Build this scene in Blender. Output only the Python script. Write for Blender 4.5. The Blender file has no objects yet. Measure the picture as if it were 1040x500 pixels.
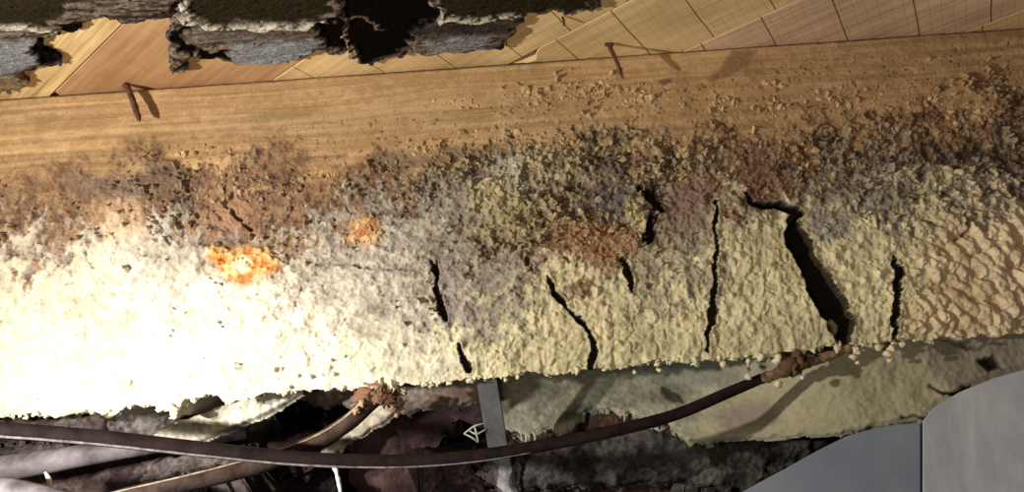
import bpy, bmesh, math
import numpy as np
from mathutils import Vector, Matrix, noise as mnoise

sc = bpy.context.scene
COL = sc.collection
# ------------------------------------------------------------------ camera, world, light, exposure
F = 900.0                                   # focal length for the 1040 px wide frame
PITCH, ROLL = math.radians(14.0), math.radians(4.0)
fw = np.array([0, math.cos(PITCH), math.sin(PITCH)])
u0 = np.array([0, -math.sin(PITCH), math.cos(PITCH)])
r0 = np.array([1.0, 0, 0])
rt = math.cos(ROLL) * r0 - math.sin(ROLL) * u0
up = math.sin(ROLL) * r0 + math.cos(ROLL) * u0
cd = bpy.data.cameras.new('camera'); cam = bpy.data.objects.new('camera', cd); COL.objects.link(cam)
cd.lens = F / 1040 * 36; cd.sensor_width = 36; cd.clip_start = .01
cam.matrix_world = Matrix(((rt[0], up[0], -fw[0], 0), (rt[1], up[1], -fw[1], 0), (rt[2], up[2], -fw[2], 0), (0, 0, 0, 1)))
sc.camera = cam
w = bpy.data.worlds.new('crawl_space_air'); sc.world = w; w.use_nodes = True
w.node_tree.nodes['Background'].inputs[0].default_value = (.9, .85, 1.0, 1)
w.node_tree.nodes['Background'].inputs[1].default_value = .05

def spot(name, loc, aim, power, size, cone, blend, col):
    l = bpy.data.lights.new(name, 'SPOT'); o = bpy.data.objects.new(name, l); COL.objects.link(o)
    l.energy = power; l.shadow_soft_size = size; l.spot_size = math.radians(cone); l.spot_blend = blend; l.color = col
    o.location = loc; o.rotation_euler = (Vector(aim) - Vector(loc)).to_track_quat('-Z', 'Y').to_euler()
    return o
spot('hand_torch', (-.62, .24, .05), (.04, .70, .10), 21.0, .010, 130, 1.0, (1.0, .92, .80))
spot('hand_torch_core', (-.58, .18, .03), (-.27, .70, .03), 19.0, .012, 42, 1.0, (1.0, .97, .92))
spot('inspection_lamp', (-.02, -.10, -.16), (.20, .70, .17), 4.6, .03, 120, 1.0, (1.0, .88, .70))  # added fill to brighten the right side, no such lamp is seen
sc.view_settings.view_transform = 'Standard'
sc.view_settings.look = 'None'
sc.view_settings.exposure = 0.28
sc.view_settings.gamma = 1.0
sc.view_settings.use_curve_mapping = False

# ------------------------------------------------------------------ measuring helpers
def ray(x, y): return fw + (x - 520) / F * rt + (250 - y) / F * up
def atY(x, y, Y): d = ray(x, y); return d * (Y / d[1])      # point on an upright plane, metres
def atZ(x, y, Z): d = ray(x, y); return d * (Z / d[2])      # point on a level plane, metres
H = .337                                                    # underside of the floor planks
YB = .70                                                    # face of the beam

# ------------------------------------------------------------------ numpy noise
_rng = np.random.RandomState(7)
_T = _rng.rand(256, 256)
def vn(x, y, s=0):
    xi = np.floor(x).astype(np.int64); yi = np.floor(y).astype(np.int64)
    fx = x - xi; fy = y - yi
    fx = fx * fx * (3 - 2 * fx); fy = fy * fy * (3 - 2 * fy)
    a = (xi + s * 37) & 255; a1 = (a + 1) & 255; b = (yi + s * 91) & 255; b1 = (b + 1) & 255
    return (_T[b, a] * (1 - fx) + _T[b, a1] * fx) * (1 - fy) + (_T[b1, a] * (1 - fx) + _T[b1, a1] * fx) * fy
def fbm(x, y, o=4, s=0, g=.5):
    t = 0; A = 1; N = 0
    for i in range(o):
        t = t + A * vn(x * 2 ** i + 13.7 * i, y * 2 ** i + 7.1 * i, s + i); N += A; A *= g
    return t / N
def worley(x, y, s=0):
    xi = np.floor(x).astype(np.int64); yi = np.floor(y).astype(np.int64)
    d1 = np.full(x.shape, 9.0); d2 = np.full(x.shape, 9.0)
    for i in (-1, 0, 1):
        for j in (-1, 0, 1):
            a = (xi + i + s * 17) & 255; b = (yi + j + s * 29) & 255
            px = xi + i + _T[b, a]; py = yi + j + _T[a, b]
            d = np.hypot(x - px, y - py)
            d2 = np.minimum(d2, np.maximum(d, d1)); d1 = np.minimum(d1, d)
    return d1, d2
def ss(a, b, x): t = np.clip((x - a) / (b - a), 0, 1); return t * t * (3 - 2 * t)
def poly_sdf(X, Y, P):
    P = np.asarray(P, float); n = len(P); d = np.full(X.shape, 1e9); ins = np.zeros(X.shape, bool)
    for i in range(n):
        ax, ay = P[i]; bx, by = P[(i + 1) % n]; ex, ey = bx - ax, by - ay
        t = np.clip(((X - ax) * ex + (Y - ay) * ey) / (ex * ex + ey * ey + 1e-12), 0, 1)
        d = np.minimum(d, np.hypot(X - ax - t * ex, Y - ay - t * ey))
        c = ((ay > Y) != (by > Y)) & (X < ex * (Y - ay) / (ey if abs(ey) > 1e-12 else 1e-12) + ax)
        ins ^= c
    return np.where(ins, -d, d)
def line_sdf(X, Y, P):
    """P: (x, y, halfwidth); distance minus local half width, and distance alone"""
    P = np.asarray(P, float); d = np.full(X.shape, 1e9)
    for i in range(len(P) - 1):
        ax, ay, aw = P[i]; bx, by, bw = P[i + 1]; ex, ey = bx - ax, by - ay
        t = np.clip(((X - ax) * ex + (Y - ay) * ey) / (ex * ex + ey * ey + 1e-12), 0, 1)
        d = np.minimum(d, np.hypot(X - ax - t * ex, Y - ay - t * ey) - (aw + (bw - aw) * t))
    return d
def mixc(c, col, m): return c * (1 - m[..., None]) + np.asarray(col) * m[..., None]

# ------------------------------------------------------------------ materials
def nd(t, kind, **k):
    n = t.nodes.new(kind)
    for a, b in k.items(): setattr(n, a, b)
    return n
def new_mat(name):
    m = bpy.data.materials.new(name); m.use_nodes = True; t = m.node_tree
    return m, t, t.nodes['Principled BSDF']
def ramp(t, fac, stops):
    r = nd(t, 'ShaderNodeValToRGB'); e = r.color_ramp.elements
    while len(e) < len(stops): e.new(.5)
    for i, (p, c) in enumerate(stops): e[i].position = p; e[i].color = (*c, 1)
    t.links.new(fac, r.inputs[0]); return r.outputs[0]
def noise_node(t, vec, scale, detail=6, rough=.6, dist=0):
    n = nd(t, 'ShaderNodeTexNoise'); n.inputs['Scale'].default_value = scale; n.inputs['Detail'].default_value = detail
    n.inputs['Roughness'].default_value = rough; n.inputs['Distortion'].default_value = dist
    t.links.new(vec, n.inputs['Vector']); return n.outputs['Fac']
def mapping(t, scale=(1, 1, 1), src='Object'):
    c = nd(t, 'ShaderNodeTexCoord'); m = nd(t, 'ShaderNodeMapping'); m.inputs['Scale'].default_value = scale
    t.links.new(c.outputs[src], m.inputs[0]); return m.outputs[0]
def bump(t, b, h, strength, dist, prev=None):
    n = nd(t, 'ShaderNodeBump'); n.inputs['Strength'].default_value = strength; n.inputs['Distance'].default_value = dist
    t.links.new(h, n.inputs['Height'])
    if prev: t.links.new(prev, n.inputs['Normal'])
    t.links.new(n.outputs[0], b.inputs['Normal']); return n.outputs[0]
def mulcol(t, a, b, fac=1.0):
    x = nd(t, 'ShaderNodeMix', data_type='RGBA', blend_type='MULTIPLY'); x.inputs[0].default_value = fac
    t.links.new(a, x.inputs[6]); t.links.new(b, x.inputs[7]); return x.outputs[2]
def grown_mat(name, rough=.9, spec=.15, var=.35, scale=600, bs=.5, bd=.0006):
    """takes the grown colour zones of the mesh and adds fine mottling and grit"""
    m, t, b = new_mat(name); v = mapping(t)
    a = nd(t, 'ShaderNodeAttribute', attribute_name='zone_colour')
    n = noise_node(t, v, scale, 4, .65)
    r = ramp(t, n, [(.3, (1 - var,) * 3), (.7, (1.0,) * 3)])
    t.links.new(mulcol(t, a.outputs['Color'], r), b.inputs['Base Color'])
    b.inputs['Roughness'].default_value = rough; b.inputs['Specular IOR Level'].default_value = spec
    bump(t, b, n, bs, bd); return m
def plain_mat(name, c1, c2, scale=60, rough=.8, spec=.2, bs=.4, bd=.001, stretch=(1, 1, 1), metal=0, lo=.35, hi=.65):
    m, t, b = new_mat(name); v = mapping(t, stretch)
    n = noise_node(t, v, scale, 7, .65, .3)
    t.links.new(ramp(t, n, [(lo, c1), (hi, c2)]), b.inputs['Base Color'])
    n2 = noise_node(t, v, scale * 5, 4, .6)
    b.inputs['Roughness'].default_value = rough; b.inputs['Specular IOR Level'].default_value = spec; b.inputs['Metallic'].default_value = metal
    bump(t, b, n2, bs, bd); return m
def plank_mat(name, c_lo, c_hi, c_mark, marks=.0, streak=60, seed=0.0):
    """sawn board: grain along local X, saw kerf marks across it"""
    m, t, b = new_mat(name); c = nd(t, 'ShaderNodeTexCoord')
    mp = nd(t, 'ShaderNodeMapping'); mp.inputs['Scale'].default_value = (3, streak, streak); mp.inputs['Location'].default_value = (seed, seed, 0)
    t.links.new(c.outputs['Object'], mp.inputs[0])
    g = noise_node(t, mp.outputs[0], 2.2, 6, .65, .4)
    g2 = noise_node(t, c.outputs['Object'], 9, 3, .5)
    col = ramp(t, g, [(.32, c_lo), (.6, c_hi)])
    col = mulcol(t, col, ramp(t, g2, [(.3, (.72, .68, .62)), (.65, (1, 1, 1))]))
    b.inputs['Roughness'].default_value = .8; b.inputs['Specular IOR Level'].default_value = .15
    pv = bump(t, b, g, .5, .0012)
    if marks:
        sx = nd(t, 'ShaderNodeSeparateXYZ'); t.links.new(c.outputs['Object'], sx.inputs[0])
        q = nd(t, 'ShaderNodeMath', operation='MULTIPLY_ADD'); t.links.new(sx.outputs[1], q.inputs[0]); q.inputs[1].default_value = .32; t.links.new(sx.outputs[0], q.inputs[2])
        wob = nd(t, 'ShaderNodeMath', operation='MULTIPLY_ADD'); t.links.new(g2, wob.inputs[0]); wob.inputs[1].default_value = .005; t.links.new(q.outputs[0], wob.inputs[2])
        def band(period, width, off):
            a = nd(t, 'ShaderNodeMath', operation='MULTIPLY_ADD'); t.links.new(wob.outputs[0], a.inputs[0]); a.inputs[1].default_value = math.pi / period; a.inputs[2].default_value = off
            s = nd(t, 'ShaderNodeMath', operation='SINE'); t.links.new(a.outputs[0], s.inputs[0])
            ab = nd(t, 'ShaderNodeMath', operation='ABSOLUTE'); t.links.new(s.outputs[0], ab.inputs[0])
            mr = nd(t, 'ShaderNodeMapRange'); t.links.new(ab.outputs[0], mr.inputs[0]); mr.inputs[2].default_value = width
            return mr.outputs[0]
        m1 = band(.058, .05, .4); m2 = band(.0093, .22, .1)
        mm = nd(t, 'ShaderNodeMath', operation='MULTIPLY'); t.links.new(m1, mm.inputs[0])
        m2b = nd(t, 'ShaderNodeMapRange'); t.links.new(m2, m2b.inputs[0]); m2b.inputs[3].default_value = .86; t.links.new(m2b.outputs[0], mm.inputs[1])
        col = mulcol(t, col, ramp(t, mm.outputs[0], [(0, c_mark), (1, (1, 1, 1))]), marks)
        bump(t, b, mm.outputs[0], .6 * marks, .0015, pv)
    t.links.new(col, b.inputs['Base Color'])
    return m

M = {}
M['grown'] = grown_mat('decayed_timber_and_mould')
M['crust'] = grown_mat('mould_crust', var=.22, scale=450, bs=.5, bd=.0005)
M['rag'] = grown_mat('matted_mycelium', spec=.02, var=.5, scale=300, bs=.9, bd=.002)
M['core'] = plain_mat('dark_rotten_wood', (.035, .018, .01), (.10, .055, .03), 80)
M['plank_yellow'] = plank_mat('yellow_sawn_plank', (.46, .28, .11), (.90, .69, .36), (.5, .4, .3), 0, 90, 1.0)
M['plank_brown'] = plank_mat('brown_smooth_plank', (.44, .25, .125), (.62, .385, .205), (.5, .4, .3), .25, 50, 4.0)
M['plank_gold'] = plank_mat('golden_sawn_plank', (.72, .50, .25), (.88, .67, .37), (.30, .19, .11), .9, 60, 8.0)
M['plank_pink'] = plank_mat('pinkish_sawn_plank', (.66, .45, .30), (.90, .67, .47), (.30, .17, .10), .95, 60, 12.0)
M['void'] = plain_mat('damp_black_soil', (.010, .007, .007), (.055, .034, .034), 30, bs=.8, bd=.004)
M['back'] = plain_mat('damp_purple_brown_rubble', (.022, .012, .014), (.10, .055, .05), 22, bs=.8, bd=.004)  # purple tint in the colour imitates lens flare over the wall
M['stone'] = plain_mat('dirty_grey_stone', (.035, .03, .03), (.17, .145, .13), 45, bs=.9, bd=.003)
M['brick'] = plain_mat('dark_red_brick', (.06, .026, .018), (.17, .08, .055), 70, bs=.8, bd=.002)
M['ridge'] = plain_mat('dusty_cable_ridge', (.10, .085, .085), (.30, .27, .28), 200)  # pale tone imitates light caught on the cable's lower rim
M['cable'] = plain_mat('black_brown_cable_sheath', (.009, .006, .006), (.024, .015, .014), 90, rough=.75, spec=.10, bs=.25, bd=.0006)
M['pipe'] = plain_mat('dusty_grey_pipe', (.07, .06, .068), (.24, .215, .23), 35, rough=.6, spec=.4)
M['strap'] = plain_mat('dull_grey_strap', (.045, .045, .052), (.085, .085, .095), 80, rough=.6, spec=.4)
M['nail'] = plain_mat('rusty_nail_iron', (.05, .022, .012), (.16, .075, .04), 400, rough=.8)
M['slab_blue'] = plain_mat('blue_grey_cement', (.17, .20, .265), (.25, .28, .35), 14, bs=.25, bd=.001, lo=.3, hi=.7)
M['slab_grey'] = plain_mat('pale_grey_cement', (.29, .315, .36), (.50, .53, .585), 11, bs=.3, bd=.001, stretch=(1.7, 1, .7), lo=.36, hi=.62)
M['web'] = plain_mat('grey_cobweb', (.3, .28, .27), (.4, .38, .36), 100)
M['chalk'] = plain_mat('white_mould_thread', (.6, .58, .6), (.85, .83, .85), 200)

# ------------------------------------------------------------------ object helpers
def tag(o, label=None, cat=None, group=None, kind=None):
    if label: o['label'] = label
    if cat: o['category'] = cat
    if group: o['group'] = group
    if kind: o['kind'] = kind
    return o
def empty(name, loc=(0, 0, 0)):
    o = bpy.data.objects.new(name, None); COL.objects.link(o); o.location = loc; o.empty_display_size = .02; return o
def attach(o, parent):
    if parent is not None:
        o.parent = parent; o.matrix_parent_inverse = Matrix.Translation(-Vector(parent.location))
    return o
def from_arrays(name, V, Q, mat, parent=None, col=None, smooth=True):
    used, inv = np.unique(Q.ravel(), return_inverse=True)
    V2 = V[used].astype(np.float32); q = inv.reshape(Q.shape).astype(np.int32)
    me = bpy.data.meshes.new(name); me.vertices.add(len(V2)); me.vertices.foreach_set('co', V2.ravel())
    n = len(q); k = q.shape[1]
    me.loops.add(n * k); me.loops.foreach_set('vertex_index', q.ravel())
    me.polygons.add(n); me.polygons.foreach_set('loop_start', np.arange(n, dtype=np.int32) * k)
    me.polygons.foreach_set('use_smooth', np.full(n, smooth, dtype=bool))
    if col is not None:
        a = me.color_attributes.new('zone_colour', 'FLOAT_COLOR', 'POINT')
        c = np.ones((len(V2), 4), np.float32); c[:, :3] = np.clip(col[used], 0, 1); a.data.foreach_set('color', c.ravel())
    me.update(calc_edges=True); me.materials.append(mat)
    o = bpy.data.objects.new(name, me); COL.objects.link(o); return attach(o, parent)
def grid_quads(ny, nx):
    i = np.arange(ny * nx).reshape(ny, nx)
    return np.stack([i[:-1, :-1], i[:-1, 1:], i[1:, 1:], i[1:, :-1]], -1).reshape(-1, 4)
def from_bm(name, bm, mat, parent=None, smooth=True):
    me = bpy.data.meshes.new(name); bm.to_mesh(me); bm.free()
    if smooth: me.polygons.foreach_set('use_smooth', [True] * len(me.polygons))
    me.materials.append(mat); o = bpy.data.objects.new(name, me); COL.objects.link(o); return attach(o, parent)
def smooth_path(P, n=8):
    P = [np.array(p, float) for p in P]; out = []
    for i in range(len(P) - 1):
        p0 = P[max(i - 1, 0)]; p1 = P[i]; p2 = P[i + 1]; p3 = P[min(i + 2, len(P) - 1)]
        for k in range(n):
            t = k / n
            out.append(.5 * ((2 * p1) + (-p0 + p2) * t + (2 * p0 - 5 * p1 + 4 * p2 - p3) * t * t + (-p0 + 3 * p1 - 3 * p2 + p3) * t ** 3))
    out.append(P[-1]); return out
def tube(name, P, mat, parent=None, sides=16, n=8, flat=1.0, jitter=0.0, jscale=120):
    """P: (x, y, z, radius); smooth swept tube, closed ends; flat squashes it in depth"""
    S = smooth_path(P, n); V = []; m = len(S)
    for i, s in enumerate(S):
        a = Vector(S[max(i - 1, 0)][:3]); b = Vector(S[min(i + 1, m - 1)][:3]); d = (b - a).normalized()
        up_ = Vector((0, 0, 1)) if abs(d.z) < .9 else Vector((1, 0, 0))
        e1 = (up_ - d * up_.dot(d)).normalized(); e2 = d.cross(e1)
        for k in range(sides):
            t = 2 * math.pi * k / sides; c = Vector(s[:3]); r = s[3]
            o = e1 * math.cos(t) * r + e2 * math.sin(t) * r * flat
            if jitter: o *= 1 + jitter * mnoise.noise((c + o) * jscale)
            V.append(c + o)
    Q = []
    for i in range(m - 1):
        for k in range(sides):
            k2 = (k + 1) % sides; Q.append((i * sides + k, i * sides + k2, (i + 1) * sides + k2, (i + 1) * sides + k))
    me = bpy.data.meshes.new(name)
    me.from_pydata(V, [], Q + [tuple(range(sides))[::-1], tuple(range((m - 1) * sides, m * sides))])
    me.polygons.foreach_set('use_smooth', [True] * len(me.polygons)); me.materials.append(mat); me.update()
    o = bpy.data.objects.new(name, me); COL.objects.link(o); return attach(o, parent)
def box(name, lo, hi, mat, parent=None, bev=0.0):
    bm = bmesh.new(); bmesh.ops.create_cube(bm, size=1)
    for v in bm.verts:
        for a in range(3): v.co[a] = lo[a] + (v.co[a] + .5) * (hi[a] - lo[a])
    if bev: bmesh.ops.bevel(bm, geom=bm.edges[:], offset=bev, segments=2, affect='EDGES')
    return from_bm(name, bm, mat, parent, False)

# ================================================================== SETTING
# floor planks seen from below: run at 45 degrees over the beam
ceil = empty('ceiling', (0, .5, H)); tag(ceil, 'underside of the diagonal sawn floor planks', kind='structure')
seams = [-.62, -.48, -.34, -.20, -.055, .085, .224, .36, .505, .612, .785, .93, 1.07, 1.21, 1.35]
looks = ['plank_pink', 'plank_gold', 'plank_brown', 'plank_pink', 'plank_gold', 'plank_yellow', 'plank_brown', 'plank_gold', 'plank_gold', 'plank_pink', 'plank_gold', 'plank_brown', 'plank_yellow', 'plank_pink']
notch = {8: [(.500, 10), (.486, 10.010), (.474, 10.013), (.462, 10.003), (.455, 10)], 6: [(.795, 10), (.782, 10.007), (.772, 10.008), (.764, 10)], 11: [(.212, 10), (.204, 10.006), (.194, 10.005), (.188, 10)]}   # waney notches: 10 + depth
for i in range(len(seams) - 1):
    a, b = seams[i] + .0006, seams[i + 1] - .0006
    L = 1.7; bm = bmesh.new(); hw = (b - a) / 2
    f_ = bm.faces.new([bm.verts.new((x_, (hw - (y_ - 10)) if y_ >= 10 else y_, 0)) for x_, y_ in [(-L, -hw), (L, -hw), (L, hw)] + notch.get(i, []) + [(-L, hw)]])
    ex_ = bmesh.ops.extrude_face_region(bm, geom=[f_]); bmesh.ops.translate(bm, verts=[v for v in ex_['geom'] if isinstance(v, bmesh.types.BMVert)], vec=(0, 0, .019)); bmesh.ops.recalc_face_normals(bm, faces=bm.faces[:])
    bmesh.ops.bevel(bm, geom=bm.edges[:], offset=.0003, segments=1, affect='EDGES')
    o = from_bm('plank', bm, M[looks[i]], None, False)
    mid = (a + b) / 2
    o.location = (mid * .70711, mid * .70711, H + .0012); o.rotation_euler = (0, 0, math.radians(135))
    o.parent = ceil; o.matrix_parent_inverse = Matrix.Translation(-Vector(ceil.location))

# rubble wall and ground behind and below the beam
def rough_wall(name, X0, X1, Z0, Z1, Yf, amp, mat, sc_=14, nx=220, nz=90):
    xs = np.linspace(X0, X1, nx); zs = np.linspace(Z1, Z0, nz); X, Z = np.meshgrid(xs, zs)
    d1, d2 = worley(X * sc_ + fbm(X * 20, Z * 20, 2, 5), Z * sc_ * 1.8, 3)
    h = amp * (ss(0, .35, d2 - d1) * .6 + fbm(X * 60, Z * 60, 4, 2) * .7)
    V = np.stack([X, np.full_like(X, Yf) - h, Z], -1).reshape(-1, 3)
    return from_arrays(name, V, grid_quads(nz, nx)[:, ::-1], mat)
wb = rough_wall('wall_back', -.9, .9, -.45, H, .93, .022, M['back']); tag(wb, 'dark damp rubble wall behind the beam', kind='structure')
xs = np.linspace(-.9, .9, 120); ys = np.linspace(.30, 1.0, 60); X, Y = np.meshgrid(xs, ys)
fl = from_arrays('floor', np.stack([X, Y, -.36 + .03 * fbm(X * 12, Y * 12, 4)], -1).reshape(-1, 3), grid_quads(60, 120), M['void'])
tag(fl, 'dark soil floor of the crawl space', kind='structure')

# ================================================================== THE BEAM
nx, nz = 1401, 400
edge_px = [(-60, 424), (0, 424), (60, 421), (98, 417), (106, 420), (112, 427), (118, 420), (130, 416), (160, 415), (172, 416), (178, 428), (184, 418), (190, 408), (212, 404), (235, 410), (255, 404), (300, 397),
           (350, 396), (400, 391), (440, 388), (480, 383), (520, 381), (560, 380), (590, 378), (640, 372), (665, 366), (700, 366), (760, 363), (790, 362), (830, 356), (856, 350), (880, 350), (920, 347), (980, 343), (1040, 340), (1100, 336)]
ep = np.array([atY(x, y, YB) for x, y in edge_px])
xs = np.linspace(-.60, .60, nx)
Zb = np.interp(xs, ep[:, 0], ep[:, 2])
Zb = Zb + .008 * (fbm(xs * 75, xs * 0 + 3.3, 3, 4) - .5) + .0035 * (fbm(xs * 420, xs * 0 + 9.3, 2, 6) - .5)
tt = np.linspace(0, 1, nz)
ZT = H - .0005
X = np.repeat(xs[None], nz, 0); Z = ZT + (Zb[None] - ZT) * tt[:, None]
# decay zones, read down and along the beam: one number every 40 by 26 photo pixels
# 0 sound wood, 1 darker wood, 2 wood with crumbs, 3 brown crumbling wood, 4 red-brown rot, 5 brown rot, 6 yellow crumbs on rot,
# 7 dark rot, 8 grey mycelium, 9 grey-green mycelium, 10 pale grey, 11 cream, 12 lumpy cream, 13 white cream, 14 yellow fibrous, 15 pinkish lumps
rows = [[0, 0, 0, 0, 0, 0, 0, 0, 0, 0, 0, 0, 0, 0, 0, 0, 0, 0, 0, 1, 1, 1, 1, 1, 1, 1, 1],
        [0, 0, 0, 0, 0, 0, 0, 0, 0, 0, 0, 0, 0, 2, 2, 2, 2, 1, 0, 1, 2, 2, 1, 2, 1, 1, 2],
        [0, 0, 1, 1, 0, 0, 0, 0, 0, 0, 0, 0, 2, 2, 2, 2, 2, 1, 2, 1, 1, 2, 2, 1, 2, 3, 2],
        [5, 5, 4, 4, 4, 5, 4, 5, 1, 5, 1, 6, 6, 6, 6, 6, 6, 4, 3, 4, 3, 3, 3, 3, 3, 3, 3],
        [4, 4, 5, 4, 7, 4, 4, 5, 5, 4, 7, 8, 8, 6, 6, 7, 7, 6, 4, 4, 7, 7, 7, 7, 7, 7, 3],
        [4, 8, 10, 10, 8, 4, 4, 4, 4, 8, 8, 8, 8, 6, 8, 7, 6, 8, 4, 4, 8, 8, 8, 7, 7, 7, 7],
        [10, 11, 11, 10, 10, 8, 4, 10, 8, 8, 10, 8, 6, 6, 6, 4, 9, 4, 9, 14, 9, 8, 8, 14, 9, 8, 8],
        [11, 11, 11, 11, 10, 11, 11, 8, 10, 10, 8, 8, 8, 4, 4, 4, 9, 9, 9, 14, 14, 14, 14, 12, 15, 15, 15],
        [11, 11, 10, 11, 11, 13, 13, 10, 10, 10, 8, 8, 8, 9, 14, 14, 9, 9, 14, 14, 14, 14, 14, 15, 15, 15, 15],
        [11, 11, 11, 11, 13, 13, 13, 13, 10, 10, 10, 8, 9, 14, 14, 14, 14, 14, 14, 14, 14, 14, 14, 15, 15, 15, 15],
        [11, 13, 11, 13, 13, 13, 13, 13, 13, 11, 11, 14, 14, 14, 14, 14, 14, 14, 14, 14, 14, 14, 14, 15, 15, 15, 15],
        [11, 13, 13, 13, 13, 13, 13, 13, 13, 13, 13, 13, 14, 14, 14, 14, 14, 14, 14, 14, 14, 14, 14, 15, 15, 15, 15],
        [12, 11, 13, 13, 13, 13, 13, 13, 13, 13, 13, 14, 14, 14, 14, 14, 14, 14, 14, 14, 14, 14, 14, 15, 15, 15, 15]]
#      colour A             colour B            rough  fibre  crumb  lump  grain (mm weights)
TY = [((.48, .30, .145), (.65, .435, .23), .05, .0, .00, 0, 1.0),
      ((.41, .25, .12), (.56, .365, .19), .10, .0, .06, 0, .8),
      ((.46, .29, .145), (.62, .42, .23), .12, .0, .22, 0, .7),
      ((.17, .095, .05), (.36, .22, .12), .55, .0, .36, 0, .3),
      ((.165, .095, .058), (.35, .21, .13), .52, .1, .24, 0, .2),
      ((.20, .115, .065), (.37, .225, .125), .32, .1, .20, 0, .4),
      ((.15, .10, .06), (.49, .39, .22), .85, .3, .55, 0, .1),
      ((.085, .06, .047), (.25, .19, .145), .80, .2, .36, 0, .1),
      ((.21, .18, .152), (.47, .42, .355), .45, .4, .16, 0, .1),
      ((.30, .27, .19), (.54, .50, .37), .40, .8, .08, 0, 0),
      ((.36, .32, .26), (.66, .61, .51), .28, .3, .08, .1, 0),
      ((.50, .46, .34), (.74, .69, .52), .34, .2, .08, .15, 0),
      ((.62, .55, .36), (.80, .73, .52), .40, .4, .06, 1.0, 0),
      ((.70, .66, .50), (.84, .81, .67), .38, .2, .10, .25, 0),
      ((.54, .49, .30), (.84, .765, .50), .42, 1.0, .06, .15, 0),
      ((.66, .53, .34), (.90, .77, .54), .22, .0, .00, 2.0, 0)]
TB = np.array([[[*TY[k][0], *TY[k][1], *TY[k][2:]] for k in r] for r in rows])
PX = 1 / 1157.0                                   # one photo pixel on the beam face, metres
pxu = 520 + (X - (.011 - .019 * tt[:, None])) * (1180 + 109 * tt[:, None])
su = pxu / 40 - .5
sv = (H - Z) / (26 * PX * 1.04) - .5
wu = (fbm(X * 38, Z * 38, 4, 11) - .5) * 2.6; wv = (fbm(X * 38, Z * 38, 4, 21) - .5) * 3.0
hf = .35 + .9 * ss(.15, .5, tt[:, None])
wu = wu + hf * (fbm(X * 170, Z * 170, 4, 23, .65) - .5) * 2.6; wv = wv + hf * (fbm(X * 170, Z * 130, 4, 27, .65) - .5) * 3.6
su = np.clip(su + wu, 0, TB.shape[1] - 1.001); sv = np.clip(sv + wv, 0, TB.shape[0] - 1.001)
iu = su.astype(int); iv = sv.astype(int); fu = (su - iu)[..., None]; fv = (sv - iv)[..., None]
fu = fu * fu * (3 - 2 * fu); fv = fv * fv * (3 - 2 * fv)
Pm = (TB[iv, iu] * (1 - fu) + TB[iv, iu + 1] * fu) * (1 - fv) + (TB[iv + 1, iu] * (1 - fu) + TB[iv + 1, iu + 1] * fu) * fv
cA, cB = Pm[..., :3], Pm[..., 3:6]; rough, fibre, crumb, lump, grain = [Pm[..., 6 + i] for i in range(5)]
# surface height, metres towards the camera
n_big = fbm(X * 45, Z * 45, 4, 31); n_mid = fbm(X * 170, Z * 190, 4, 41); n_fin = fbm(X * 520, Z * 520, 3, 51)
gr = fbm(X * 7, Z * 300 + 5 * fbm(X * 6, Z * 20, 2, 3), 4, 61, .6)
mw = ss(.42, .6, cA[..., 0]) * ss(.3, .5, tt[:, None])       # 1 on mould, 0 on rot
ridg = 1 - np.abs(fbm(X * 75 + .5 * n_mid, Z * 55, 3, 47, .5) - .5) * 4
h = rough * ((n_mid - .5) * (.0085 - .0048 * mw) + (n_fin - .5) * (.0042 - .0032 * mw) + mw * .0035 * np.clip(ridg, 0, 1) ** 3 + (n_big - .5) * .006)
sk = Z * .28
fib = fbm((X - .12 * Z) * 330 + 1.0 * n_mid + 2 * n_big, Z * 45 + 2 * n_big, 4, 71)
h += fibre * ((fib - .5) * .0020 + (n_mid - .5) * .002)
d1, d2 = worley((X + .5 * Z) * 105 + n_mid * .8, Z * 82 + n_mid * .8, 9)
lumph = np.clip(1 - (d1 / .85) ** 2, 0, 1) ** 1.3
h += lump * (lumph * (.0022 + .0024 * n_big) - .001) * (.7 + .6 * n_mid)
wr = np.abs(fbm(X * 60, Z * 60, 3, 81) - .5) * 2
h += (1 - ss(.8, 1.5, lump)) * ss(.25, .8, lump + fibre * .5 + rough * .3) * (1 - ss(0, .10, wr)) * -.0012
h += grain * (gr - .5) * .0009
# crumbs: clustered grains standing proud
clus = fbm(X * 26, Z * 34, 3, 91)
c1 = fbm((X + .4 * Z) * 210, Z * 150, 2, 101, .5); c2 = fbm(X * 460, Z * 460, 2, 111, .5)
thr = .80 - .40 * np.clip(crumb + (clus - .5) * .9 * ss(0, .15, crumb), 0, 1)
cm = ss(thr, thr + .09, c1 * .6 + c2 * .4)
h += cm * (.0022 + .0045 * ss(.3, .7, clus) * c2) * ss(.02, .15, crumb)
cm = cm * ss(.02, .15, crumb)
# decayed part swells a little towards the bottom
h += ss(.45, .95, tt[:, None] + 0 * X) * .006
mw_ = mw
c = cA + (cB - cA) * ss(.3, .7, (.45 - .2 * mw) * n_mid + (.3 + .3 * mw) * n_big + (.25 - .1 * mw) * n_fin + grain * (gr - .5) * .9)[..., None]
c = mixc(c, (.50, .33, .19), np.clip(lump - 1, 0, 1) * (1 - ss(.1, .6, lumph)) * .75)  # darker brown in the hollows between lumps, shade put into the colour
rot = ss(.25, .6, rough) * (1 - ss(.45, .62, cA[..., 0]))
speck = fbm(X * 330 + 3 * n_mid, Z * 260, 4, 67, .7)
c = mixc(c, (.07, .045, .032), rot * ss(.52, .66, speck) * .8)
c = mixc(c, (.60, .52, .33), rot * ss(.50, .66, fbm((X - .2 * Z) * 230, Z * 120, 4, 69, .7)) * ss(.38, .62, fbm(X * 28, Z * 34, 2, 70)) * .5)
flk = ss(.58, .68, fbm(X * 120, Z * 200, 4, 73, .65)) * ss(.45, .62, cA[..., 0]) * ss(.3, .45, tt[:, None])
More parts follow.
